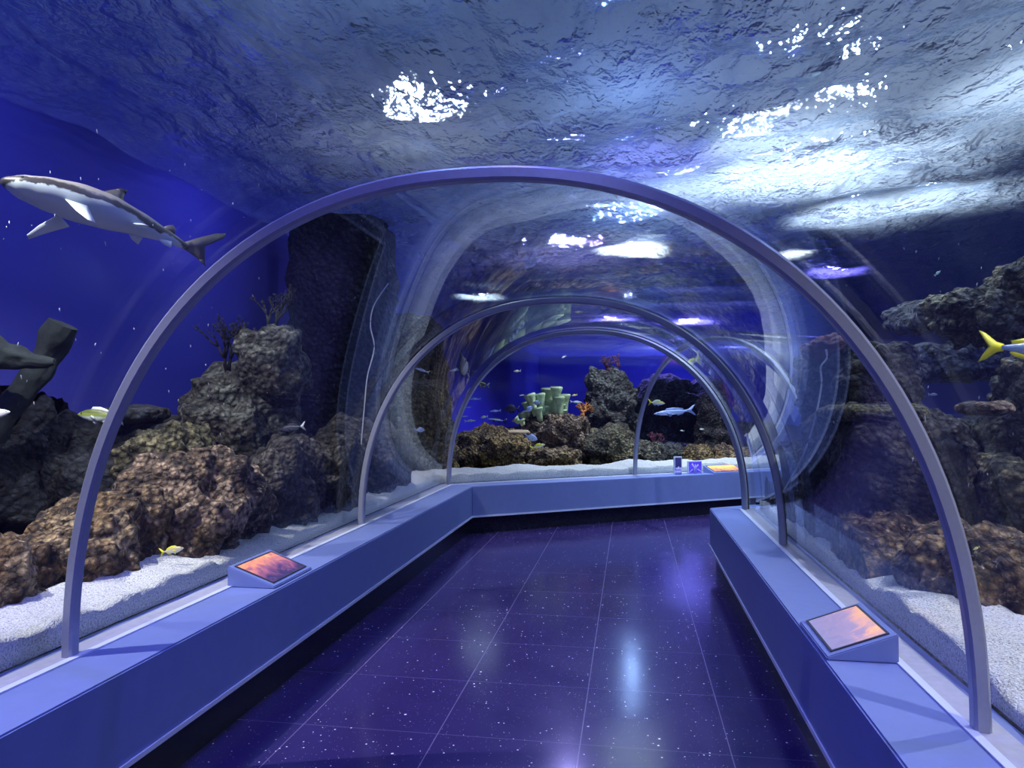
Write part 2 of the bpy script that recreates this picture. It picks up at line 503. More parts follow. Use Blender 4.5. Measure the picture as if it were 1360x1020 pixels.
# ------------------------------------------------------------------ sand beds
def sand(side, name, label, widths):
    """height field that leans on the acrylic: the cut face shows through it"""
    feet = []
    for i in range(len(STN) - 1):
        n = max(2, int((STN[i + 1][0] - STN[i][0]).length / .035)) if i < 5 else 2
        for k in range(n + (1 if i == len(STN) - 2 else 0)):
            st = lerp_st(STN[i], STN[i + 1], k / n)
            f = st[0] if side < 0 else st[1]
            d = (st[0] - st[1]).normalized() * (1 if side < 0 else -1)
            sc = (st[1] - st[0]).length / (2 * HALF)
            feet.append((f, d, sc))
    ds = [.092 + .03 * k for k in range(12)] + [.50, .56, .62]
    V, Fc = [], []; m = len(ds) + 1
    for i, (f, d, sc) in enumerate(feet):
        e = noise.noise(Vector((f.x * 1.3, f.y * 1.6, 1.7))) * .055 + noise.noise(Vector((f.x * 5, f.y * 5, 4.))) * .032 + noise.noise(Vector((f.x * 13, f.y * 13, 9.))) * .020
        for k in range(m):
            dd = ds[0] if k == 0 else ds[k - 1]
            p = f + d * (dd * sc + .02) * 1.0
            if k == 0: z = Z_LEDGE + .003
            else:
                w = min(1, (dd - ds[0]) / .35)
                e2 = noise.noise(Vector((p.x * 2.2, p.y * 2.2, .3))) * .05 + noise.noise(Vector((p.x * 7, p.y * 7, .6))) * .02 + noise.noise(Vector((p.x * 25, p.y * 25, 2.))) * .007
                z = Z_LEDGE + .075 + e * (1 - w) + e2 * w + widths * w - max(0, dd - .47) * 1.2
            V.append((p.x, p.y, z))
    for i in range(len(feet) - 1):
        for k in range(m - 1):
            q = i * m + k
            Fc.append((q, q + 1, q + m + 1, q + m) if side > 0 else (q, q + m, q + m + 1, q + 1))
    o = obj(name, (V, Fc), M_SAND)
    tag(o, label, 'sand', None, 'stuff')
sand(-1, 'sand', 'white coral sand banked against the left and far acrylic', .06)
sand(1, 'sand', 'white coral sand banked against the right-hand acrylic', .06)

# ------------------------------------------------------------------ rocks
_ico = {}
def ico(sub):
    if sub not in _ico:
        bm = bmesh.new(); bmesh.ops.create_icosphere(bm, subdivisions=sub, radius=1)
        _ico[sub] = ([v.co.copy() for v in bm.verts], [[v.index for v in f.verts] for f in bm.faces]); bm.free()
    return _ico[sub]

def rock(box, d, thick, mat, label, group=None, name='reef_rock', sub=5, rough=.30, lump=.11, freq=None, seed=None, block=2.6, taper=0., lean=0., cat='rock', push=True):
    """box: silhouette in photo pixels at distance d; thick: extent along the view in metres"""
    x0, y0, x1, y1 = box
    c = at((x0 + x1) / 2, (y0 + y1) / 2, d)
    w, h = (x1 - x0) / F_PX * d / 2, (y1 - y0) / F_PX * d / 2
    t = thick / 2
    seed = seed if seed is not None else random.uniform(0, 100)
    so = Vector((seed * 3.1, seed * 1.7, seed * 2.3))
    vs, fs = ico(sub)
    m = min(w, h, t * 1.2)
    fq = freq or 1.0 / max(.18, m)
    out = []
    for v in vs:
        q = Vector(v)
        # squarer than a sphere
        k = (abs(q.x) ** block + abs(q.y) ** block + abs(q.z) ** block) ** (-1 / block)
        q = q * k
        tp = 1 - taper * (q.z + 1) / 2
        p = Vector((q.x * w * tp + lean * (q.z + 1) / 2, q.y * t * tp, q.z * h))
        s = p + so
        n = noise.fractal(s * fq * .9, .9, 2.0, 3) * rough * m * 1.3
        cells = noise.voronoi(s * fq * 2.6)[0]
        n += (.45 - cells[0]) * lump * m * 2.2
        cells = noise.voronoi(s * fq * 7.5)[0]
        n += (.4 - cells[0]) * lump * m * .85
        n += noise.noise(s * fq * 14) * lump * m * .22
        p = p + q.normalized() * n
        wp = c + RGT * p.x + FH * p.y + Vector((0, 0, 1)) * p.z
        if push: wp = push_out(wp)
        wp.z = max(wp.z, .36); wp.z = min(wp.z, ZS - .05)
        wp.x = min(max(wp.x, X0 + .02), XF - .02)
        out.append(wp - c)
    o = obj(name, ([tuple(p) for p in out], fs), mat)
    o.location = c
    tag(o, label, cat, group)
    return o
G_L, G_F, G_R = 'rocks along the left glass', 'rocks of the far reef', 'rocks along the right glass'

# left side, near to far
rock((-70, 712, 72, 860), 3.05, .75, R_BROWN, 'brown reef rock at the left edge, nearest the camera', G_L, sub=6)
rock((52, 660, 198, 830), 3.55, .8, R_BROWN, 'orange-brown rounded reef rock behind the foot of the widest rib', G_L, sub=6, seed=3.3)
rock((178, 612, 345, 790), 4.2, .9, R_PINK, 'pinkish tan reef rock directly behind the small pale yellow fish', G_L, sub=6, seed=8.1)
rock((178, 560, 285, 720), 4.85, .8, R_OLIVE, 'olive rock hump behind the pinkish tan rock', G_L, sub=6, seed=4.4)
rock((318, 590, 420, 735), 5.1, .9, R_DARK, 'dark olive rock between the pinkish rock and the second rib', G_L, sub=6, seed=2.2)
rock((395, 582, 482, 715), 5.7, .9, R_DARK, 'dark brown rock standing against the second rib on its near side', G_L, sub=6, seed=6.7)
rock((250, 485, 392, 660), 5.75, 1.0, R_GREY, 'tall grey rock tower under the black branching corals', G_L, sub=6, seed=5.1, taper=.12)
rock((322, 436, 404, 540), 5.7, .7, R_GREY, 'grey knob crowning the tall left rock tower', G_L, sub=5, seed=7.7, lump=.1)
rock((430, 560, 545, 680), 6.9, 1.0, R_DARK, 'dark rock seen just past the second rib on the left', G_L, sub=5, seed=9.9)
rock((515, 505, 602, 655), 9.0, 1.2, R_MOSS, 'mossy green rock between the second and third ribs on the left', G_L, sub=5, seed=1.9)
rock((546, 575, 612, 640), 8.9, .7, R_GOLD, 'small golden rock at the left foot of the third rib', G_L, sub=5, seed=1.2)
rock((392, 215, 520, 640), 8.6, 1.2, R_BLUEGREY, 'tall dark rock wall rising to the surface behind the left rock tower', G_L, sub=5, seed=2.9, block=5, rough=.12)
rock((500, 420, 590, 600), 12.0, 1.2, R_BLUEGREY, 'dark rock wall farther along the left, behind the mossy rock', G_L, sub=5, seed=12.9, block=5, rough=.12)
# dim terraces behind, left
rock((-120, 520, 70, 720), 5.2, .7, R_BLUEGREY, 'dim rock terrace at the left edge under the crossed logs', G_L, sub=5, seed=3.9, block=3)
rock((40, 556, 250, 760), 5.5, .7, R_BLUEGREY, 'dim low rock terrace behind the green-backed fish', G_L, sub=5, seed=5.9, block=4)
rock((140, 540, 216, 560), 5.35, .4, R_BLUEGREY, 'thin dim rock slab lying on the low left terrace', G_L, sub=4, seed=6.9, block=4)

# far reef seen through the bend
rock((606, 569, 700, 640), 10.2, .9, R_GOLD, 'golden-brown rock at the left of the far reef', G_F, sub=6, seed=11.1)
rock((690, 546, 784, 618), 10.9, 1.0, R_PINK, 'pinkish overhanging rock under the pale tube corals', G_F, sub=6, seed=10.3)
rock((773, 490, 830, 610), 11.9, .8, R_GREY, 'tall grey pillar rock of the far reef', G_F, sub=6, seed=13.4, taper=-.22, lean=.12, rough=.5, lump=.16)
rock((690, 592, 770, 640), 10.3, .7, R_BROWN, 'low brown rubble rock under the pinkish far rock', G_F, sub=5, seed=14.5)
rock((768, 572, 850, 640), 10.8, .9, R_OLIVE, 'low olive rock at the foot of the grey pillar rock', G_F, sub=5, seed=15.5)
rock((836, 588, 884, 640), 10.6, .6, R_MOSS, 'small mossy rock just right of the farthest rib', G_F, sub=5, seed=16.5)
rock((868, 590, 916, 640), 11.2, .6, R_GREY, 'pale grey rubble rock behind the dark picture stand', G_F, sub=5, seed=17.5)
rock((908, 590, 946, 640), 10.9, .6, R_GOLD, 'round yellowish boulder behind the blue picture stand', G_F, sub=5, seed=18.5, rough=.1)
rock((916, 512, 984, 640), 12.3, .9, R_DARK, 'dark pointed rock pinnacle at the right of the far reef', G_F, sub=6, seed=19.5, taper=.55)
rock((940, 592, 996, 640), 10.9, .7, R_BROWN, 'brown rock at the right end of the far reef', G_F, sub=5, seed=20.5)
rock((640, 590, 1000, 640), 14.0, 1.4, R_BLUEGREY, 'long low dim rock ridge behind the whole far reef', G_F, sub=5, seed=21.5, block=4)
rock((840, 500, 960, 620), 17.0, 1.2, R_BLUEGREY, 'dim rock mass behind the long blue fish', G_F, sub=5, seed=22.5, block=4)

# right side
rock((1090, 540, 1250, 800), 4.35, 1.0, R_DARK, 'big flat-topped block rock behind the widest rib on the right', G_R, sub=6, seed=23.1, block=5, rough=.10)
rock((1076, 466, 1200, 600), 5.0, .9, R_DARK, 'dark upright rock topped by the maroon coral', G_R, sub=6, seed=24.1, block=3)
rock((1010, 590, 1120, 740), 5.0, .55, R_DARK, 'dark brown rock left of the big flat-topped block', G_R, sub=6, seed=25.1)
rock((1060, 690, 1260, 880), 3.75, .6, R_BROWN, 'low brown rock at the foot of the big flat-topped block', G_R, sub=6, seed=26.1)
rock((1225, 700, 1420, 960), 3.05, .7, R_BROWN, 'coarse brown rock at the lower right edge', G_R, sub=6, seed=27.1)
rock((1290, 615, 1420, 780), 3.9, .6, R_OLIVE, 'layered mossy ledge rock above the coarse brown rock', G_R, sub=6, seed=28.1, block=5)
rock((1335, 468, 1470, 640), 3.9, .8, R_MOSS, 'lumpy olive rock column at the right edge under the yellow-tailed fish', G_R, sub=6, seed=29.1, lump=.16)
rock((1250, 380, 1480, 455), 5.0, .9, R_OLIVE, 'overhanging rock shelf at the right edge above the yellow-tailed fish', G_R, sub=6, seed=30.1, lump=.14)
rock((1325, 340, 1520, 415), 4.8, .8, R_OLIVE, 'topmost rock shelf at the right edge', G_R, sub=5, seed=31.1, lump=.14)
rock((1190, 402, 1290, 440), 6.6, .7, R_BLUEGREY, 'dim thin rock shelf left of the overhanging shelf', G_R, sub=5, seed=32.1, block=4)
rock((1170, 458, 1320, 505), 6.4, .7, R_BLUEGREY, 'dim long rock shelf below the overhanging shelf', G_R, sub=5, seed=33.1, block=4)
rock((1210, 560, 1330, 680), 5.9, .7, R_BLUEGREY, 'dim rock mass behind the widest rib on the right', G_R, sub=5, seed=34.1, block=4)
rock((988, 642, 1034, 700), 5.9, .3, R_DARK, 'small dark rock between the third rib and the second rib on the right', G_R, sub=5, seed=35.1)
rock((1274, 531, 1338, 552), 3.7, .3, R_PINK, 'reddish flat rock plate jutting out at the right', G_R, sub=5, seed=36.1, taper=.1)
rock((992, 640, 1016, 660), 5.6, .15, plain('turquoise_reflection', (.15, .75, .80), .7, 0, .35, 30, .6), 'small turquoise lump standing in for a lit reflection at the right foot of the third rib', None, 'coral_head', 5, cat='coral', lump=.2)  # solid turquoise lump put in for a lit reflection

# ------------------------------------------------------------------ logs
M_LOG = plain('waterlogged_wood', (.022, .03, .032), .95, 0, .7, 16, .9)
def log(p, q, r0, r1, label):
    bm = bmesh.new(); n = 70; pts, rad = [], []
    a = (q - p)
    side = a.cross(Vector((0, 0, 1))).normalized()
    for i in range(n + 1):
        t = i / n
        pts.append(p + a * t + side * .02 * math.sin(t * 7) + Vector((0, 0, .015 * math.sin(t * 5 + 1))))
        rad.append((r0 + (r1 - r0) * t) * (1 + .08 * math.sin(t * 23)))
    add_tube(bm, pts, rad, 30)
    ax = a.normalized()
    for v in bm.verts:
        u = v.co - ax * (v.co.dot(ax) * .82)          # bark ridges run along the log
        k = noise.fractal(u * 16, .9, 2, 3) * .022 + noise.noise(v.co * 5) * .02
        w = v.co - p; w -= ax * w.dot(ax)
        v.co += w.normalized() * k * min(1, w.length / .06) if w.length > 1e-4 else Vector()
    c = (p + q) / 2
    for v in bm.verts: v.co -= c
    caps = [f for f in bm.faces if len(f.verts) > 4]
    ids = [f.index for f in caps]; bm.faces.index_update(); ids = [f.index for f in caps]
    bmesh.ops.split_edges(bm, edges=[e for f in caps for e in f.edges])
    o = obj('log', bm, M_LOG); o.location = c
    tag(o, label, 'log', 'logs leaning at the left')
log(at(-55, 466, 4.4), at(74, 479, 4.5), .15, .018, 'pointed grey log lying level across the leaning one')
log(at(-12, 585, 4.72), at(86, 430, 4.85), .075, .085, 'blunt grey log leaning up to the right behind the pointed log')

# ------------------------------------------------------------------ corals
def branch_coral(base, h, mat, label, name='branching_coral', seed=1, up=Vector((0, 0, 1)), r0=.018, depth=5, spread=.6, cat='coral', group=None):
    rnd = random.Random(seed); bm = bmesh.new()
    def grow(p, d, ln, r, k):
        q = p + d * ln
        mid = (p + q) / 2 + Vector((rnd.uniform(-1, 1), rnd.uniform(-1, 1), rnd.uniform(-1, 1))) * ln * .1
        add_tube(bm, [p, mid, q], [r, r * .85, r * .7], 6)
        if k == 0: return
        for _ in range(2 if rnd.random() < .75 else 3):
            dd = (d + Vector((rnd.uniform(-1, 1), rnd.uniform(-.5, .5), rnd.uniform(-.5, .8))) * spread).normalized()
            grow(q, dd, ln * rnd.uniform(.6, .85), r * .68, k - 1)
    for s in range(3):
        grow(Vector((rnd.uniform(-.03, .03), rnd.uniform(-.03, .03), -.04)), (up + Vector((rnd.uniform(-.5, .5), rnd.uniform(-.3, .3), 0))).normalized(), h * .32, r0, depth)
    o = obj(name, bm, mat); o.location = base
    tag(o, label, cat, group); return o
M_BLACKCORAL = plain('black_coral', (.003, .003, .006), .95, 0, .3, 20, .2)
M_MAROON = plain('maroon_coral', (.10, .022, .045), .8, 0, .4, 25, .5)
M_ORANGE = plain('orange_coral', (.42, .16, .03), .8, 0, .4, 40, .5)
branch_coral(at(308, 492, 5.7), .42, M_BLACKCORAL, 'black branching coral on the left shoulder of the grey tower', seed=4, group='black corals on the grey tower')
branch_coral(at(362, 444, 5.7), .40, M_BLACKCORAL, 'black branching coral on the peak of the grey tower', seed=9, group='black corals on the grey tower')
branch_coral(at(772, 552, 10.7), .26, M_ORANGE, 'bushy orange coral on the right of the pinkish far rock', seed=5, r0=.03, depth=4, spread=.9)
branch_coral(at(806, 492, 11.8), .28, M_MAROON, 'dark red bushy coral on top of the far grey pillar', seed=6, r0=.03, depth=4, spread=.9)
branch_coral(at(822, 484, 11.8), .22, M_MAROON, 'thin stalked sea fan above the far grey pillar', 'sea_fan', seed=16, r0=.02, depth=3, spread=.4)
branch_coral(at(866, 592, 11.0), .26, M_MAROON, 'dark red fan coral right of the farthest rib', 'sea_fan', seed=17, r0=.03, depth=4, spread=.9)
rock((1066, 448, 1122, 478), 5.0, .35, M_MAROON, 'maroon knobbly coral on the dark upright rock', None, 'coral_head', 5, cat='coral', lump=.3, rough=.5)
rock((1098, 536, 1206, 562), 4.3, .8, rock_material('algae_turf', (.05, .05, .02), (.15, .14, .06), (.33, .29, .12), (.36, .30, .08), 1.4, .5), 'olive algae mat on top of the big flat-topped block', None, 'algae_mat', 5, cat='algae', lump=.15)
rock((672, 571, 704, 578), 10.45, .35, plain('tan_plate_coral', (.42, .32, .20), .8, 0, .3, 14, .4), 'tan plate coral between the golden and pinkish far rocks', None, 'plate_coral', 5, cat='coral', block=3)
rock((1130, 486, 1190, 512), 4.9, .4, R_GOLD, 'golden coral lump on the dark upright rock', None, 'coral_head', 5, cat='coral', lump=.3)

M_TUBE = plain('pale_green_tube_coral', (.40, .52, .30), .8, 0, .5, 16, .9)
M_TUBE2 = plain('tube_mouth', (.16, .22, .14), .9, 0, .2, 12, .1)
def tube_coral(spots, d, label):
    base = at(728, 560, d)
    r = empty('tube_coral', base, label, 'coral')
    rnd = random.Random(3)
    for (bx, by, tx, ty, rad) in spots:
        dd = d + rnd.uniform(-.25, .25)
        p, q = at(bx, by, dd) - base, at(tx, ty, dd) - base
        a = (q - p).normalized(); R = rad / F_PX * d
        bm = bmesh.new()
        k = [.0, .3, .6, .85, .95, 1.0]
        add_tube(bm, [p.lerp(q, t) for t in k] + [q + a * R * .15, q - a * R * .1, q - a * R * .9], [R * .55, R * .62, R * .72, R * 1.0, R * 1.18, R * 1.15, R * .98, R * .7, R * .6], 14)
        o = obj('tube', bm, M_TUBE, r)
        bm = bmesh.new(); add_tube(bm, [q - a * R * .5, q - a * R * .35], [R * .6, R * .62], 14)
        obj('tube_mouth', bm, M_TUBE2, o)
    return r
tube_coral([(712, 552, 703, 524, 7), (716, 548, 709, 526, 7), (722, 552, 717, 523, 6), (700, 560, 693, 548, 6), (705, 560, 699, 534, 6), (690, 562, 684, 556, 5), (695, 565, 692, 558, 5),
            (728, 550, 729, 516, 9), (738, 552, 739, 514, 7), (744, 556, 742, 527, 7), (750, 553, 750, 524, 7), (733, 556, 734, 532, 7), (740, 560, 745, 536, 6), (728, 560, 724, 540, 6), (748, 560, 746, 545, 6), (718, 560, 714, 542, 6), (735, 562, 737, 548, 6)],
           10.75, 'cluster of pale green tube corals on the pinkish far rock')

# ------------------------------------------------------------------ refraction edges of the glass joints, built as thin tubes
M_EDGE_LINE = plain('pale_edge_line', (.55, .58, .65), .5, 0, .1, 20, .05)
def refraction_edge(pts, r, label):
    bm = bmesh.new(); P = [Vector(p) for p in pts]; S = []
    for i in range(len(P) - 1):
        p0, p1, p2, p3 = P[max(i - 1, 0)], P[i], P[i + 1], P[min(i + 2, len(P) - 1)]
        for k in range(8):
            t = k / 8
            S.append(.5 * ((2 * p1) + (p2 - p0) * t + (2 * p0 - 5 * p1 + 4 * p2 - p3) * t * t + (3 * p1 - p0 - 3 * p2 + p3) * t ** 3))
    S.append(P[-1]); c = S[0].copy()
    add_tube(bm, [s - c for s in S], r, 8)
    o = obj('glass_edge_line', bm, M_EDGE_LINE); o.location = c
    tag(o, label, 'refraction_edge', 'refraction edges of the glass drawn as tubes')
refraction_edge([at(x, y, 5.9) for x, y in ((516, 376), (497, 405), (492, 432), (497, 462), (488, 500), (484, 540), (479, 600), (476, 655))], .005, 'thin pale tube tracing a refraction edge in front of the left dark rock wall')
refraction_edge([at(x, y, 4.55) for x, y in ((1097, 464), (1098, 476), (1090, 488), (1091, 510), (1085, 545), (1076, 580), (1062, 615), (1040, 654))], .006, 'thin pale tube tracing a refraction edge beside the dark upright rock')

# ------------------------------------------------------------------ fish
def fin_mesh(outline, th=.012, flex=0.0):
    """outline in the x-z plane, tapered towards the free edge, double sided"""
    bm = bmesh.new(); n = len(outline)
    cx = sum(p[0] for p in outline) / n; cz = sum(p[1] for p in outline) / n
    A = [bm.verts.new((x, -th * .15, z)) for x, z in outline]; B = [bm.verts.new((x, th * .15, z)) for x, z in outline]
    ca, cb = bm.verts.new((cx, -th, cz)), bm.verts.new((cx, th, cz))
    for i in range(n):
        j = (i + 1) % n
        bm.faces.new((A[i], A[j], ca)); bm.faces.new((B[j], B[i], cb)); bm.faces.new((A[j], A[i], B[i], B[j]))
    return bm

def body_mesh(prof_, seg=18, bend=0.0, sub=3):
    """prof_: (t, top, bottom, half width), nose at x=+.5, tail base at x=-.5+tail"""
    def ev(t):
        for i in range(len(prof_) - 1):
            a, b = prof_[i], prof_[i + 1]
            if t <= b[0]:
                u = (t - a[0]) / max(1e-6, b[0] - a[0]); u = u * u * (3 - 2 * u) * .5 + u * .5
                return [a[k] + (b[k] - a[k]) * u for k in (1, 2, 3)]
        return prof_[-1][1:]
    bm = bmesh.new(); rings = []; n = 26; tl = prof_[-1][0]
    for i in range(n + 1):
        t = tl * (i / n) ** 1.25 if i else 0
        top, bot, w = ev(t); x = .5 - t
        yb = bend * max(0, t - .35) ** 2
        ring = []
        for k in range(seg):
            a = k / seg * 2 * PI
            s, c = math.sin(a), math.cos(a)
            z = s * (top if s > 0 else bot)
            ring.append(bm.verts.new((x, yb + c * w, z)))
        rings.append(ring)
    for i in range(n):
        for k in range(seg): bm.faces.new((rings[i][k], rings[i][(k + 1) % seg], rings[i + 1][(k + 1) % seg], rings[i + 1][k]))
    bm.faces.new(rings[0]); bm.faces.new(rings[-1][::-1])
    return bm

def fish_skin(name, back, side, belly, stripes=None, edge=.02):
    t = NT(name); P = t.coord(); x, y, z = t.sep(P)
    f = t.math('MULTIPLY_ADD', t.math('ADD', z, t.math('MULTIPLY', t.math('SUBTRACT', t.noise(P, 9, 3), .5), .05)), 4.0, .5, clamp=True)
    c = t.ramp(f, [(.30, belly), (.46, side), (.62, side), (.74, back)])
    if stripes:
        w = t.math('SINE', t.math('MULTIPLY', x, stripes[0]))
        c = t.mix(t.math('GREATER_THAN', w, .15), c, stripes[1])
    v = t.voro(P, 60)
    t.bsdf(Base_Color=c, Roughness=.35, Normal=t.bump(v, .15, .01))
    return t.m
M_EYE = plain('fish_eye', (.01, .01, .012), .1, 0, .1, 10, 0)

PROF_FISH = [(0, .008, .008, .006), (.06, .05, .045, .03), (.16, .10, .09, .052), (.30, .13, .13, .062), (.45, .125, .13, .055), (.6, .085, .09, .036), (.72, .042, .045, .018), (.8, .032, .034, .012)]
PROF_TALL = [(0, .01, .01, .008), (.06, .08, .07, .035), (.16, .17, .15, .055), (.32, .23, .22, .062), (.48, .22, .21, .055), (.62, .14, .14, .036), (.74, .05, .05, .016), (.8, .035, .035, .012)]
PROF_SLIM = [(0, .006, .006, .006), (.07, .03, .03, .022), (.2, .055, .055, .038), (.4, .068, .07, .043), (.58, .055, .055, .034), (.72, .028, .028, .017), (.8, .018, .018, .01)]
def fish_proto(kind, label, cat, skin, finm, tailm, loc):
    P = {'fish': PROF_FISH, 'tall': PROF_TALL, 'slim': PROF_SLIM}[kind]
    hh = {'fish': .13, 'tall': .225, 'slim': .068}[kind]
    r = empty({'fish': 'snapper', 'tall': 'surgeonfish', 'slim': 'fusilier'}[kind], loc, label, cat)
    b = obj('body', body_mesh(P), skin, r)
    k = 1.0 if kind != 'slim' else .7
    obj('tail_fin', fin_mesh([(-.28, .03), (-.34, .06 * k), (-.44, .16 * k), (-.5, .19 * k), (-.46, .10 * k), (-.40, 0), (-.46, -.10 * k), (-.5, -.19 * k), (-.44, -.16 * k), (-.34, -.06 * k), (-.28, -.03)]), tailm, r)
    obj('dorsal_fin', fin_mesh([(.24, hh * .75), (.18, hh + .05 * k), (.02, hh + .055 * k), (-.12, hh * .72 + .05 * k), (-.22, hh * .3 + .04), (-.2, hh * .3), (-.05, hh * .7), (.1, hh * .85)]), finm, r)
    obj('anal_fin', fin_mesh([(-.02, -hh * .85), (-.08, -hh - .04 * k), (-.18, -hh * .5 - .05 * k), (-.23, -hh * .3 - .02), (-.2, -hh * .28), (-.1, -hh * .6)]), finm, r)
    obj('pelvic_fin', fin_mesh([(.18, -hh * .9), (.12, -hh - .06 * k), (.07, -hh - .03 * k), (.1, -hh * .85)]), finm, r)
    for s in (-1, 1):
        f = obj('pectoral_fin', fin_mesh([(.24, 0), (.2, .025), (.1, .0), (.08, -.05), (.14, -.055), (.21, -.03)], .006), finm, r)
        wy = {'fish': .058, 'tall': .06, 'slim': .04}[kind]
        f.location = (0, s * wy, -.02); f.rotation_euler = (0, 0, -s * .5); f.location.x = .0
        f.location.y = s * (wy + .10)
        e = bmesh.new(); bmesh.ops.create_uvsphere(e, u_segments=12, v_segments=8, radius=.016 if kind != 'slim' else .012)
        eo = obj('eye', e, M_EYE, r); eo.location = (.40, s * {'fish': .036, 'tall': .042, 'slim': .028}[kind], .03 if kind != 'slim' else .012)
    return r

def orient(o, px, py, d, length, right=True, tilt=0., depth=0., roll=0.):
    """swim direction: to the right or left in the view, tilt upwards (deg), depth = away (+) or towards (-) the camera"""
    h = RGT * (1 if right else -1) * math.cos(math.radians(tilt)) + Vector((0, 0, 1)) * math.sin(math.radians(tilt)) + FH * depth
    h.normalize()
    up = Vector((0, 0, 1)) + FH * roll
    up = (up - h * up.dot(h)).normalized()
    o.matrix_world = basis(h, up.cross(h), up, at(px, py, d), length)

S = {}
S['snapper'] = fish_skin('yellow_backed_skin', (.55, .58, .03), (.70, .72, .45), (.80, .82, .80))
S['green'] = fish_skin('green_backed_skin', (.10, .13, .02), (.22, .27, .06), (.50, .58, .56))
S['pale'] = fish_skin('pale_yellow_skin', (.60, .52, .22), (.72, .66, .42), (.78, .74, .60))
S['tang'] = fish_skin('pale_blue_tang_skin', (.36, .46, .78), (.46, .56, .85), (.62, .70, .92))
S['striped'] = fish_skin('striped_skin', (.5, .6, .8), (.6, .72, .9), (.75, .82, .95), (44, (.04, .05, .12)))
S['slim_blue'] = fish_skin('slim_blue_skin', (.08, .16, .42), (.32, .44, .80), (.62, .72, .92))
S['slim_green'] = fish_skin('slim_green_skin', (.18, .34, .22), (.40, .62, .48), (.72, .85, .78))
S['dark'] = fish_skin('dark_grey_skin', (.02, .025, .05), (.045, .05, .08), (.10, .11, .14))
S['yellowtail'] = fish_skin('silver_blue_skin', (.60, .62, .03), (.16, .26, .52), (.42, .52, .70))
S['white'] = fish_skin('silver_white_skin', (.62, .66, .62), (.8, .82, .8), (.9, .9, .9))
M_YEL = plain('yellow_fin', (.80, .78, .02), .5, 0, .15, 30, .1)
M_PALEFIN = plain('pale_fin', (.55, .6, .6), .5, 0, .15, 30, .1)
M_BLUEFIN = plain('blue_fin', (.16, .24, .5), .5, 0, .15, 30, .1)
M_DARKFIN = plain('dark_fin', (.03, .03, .045), .5, 0, .15, 30, .1)

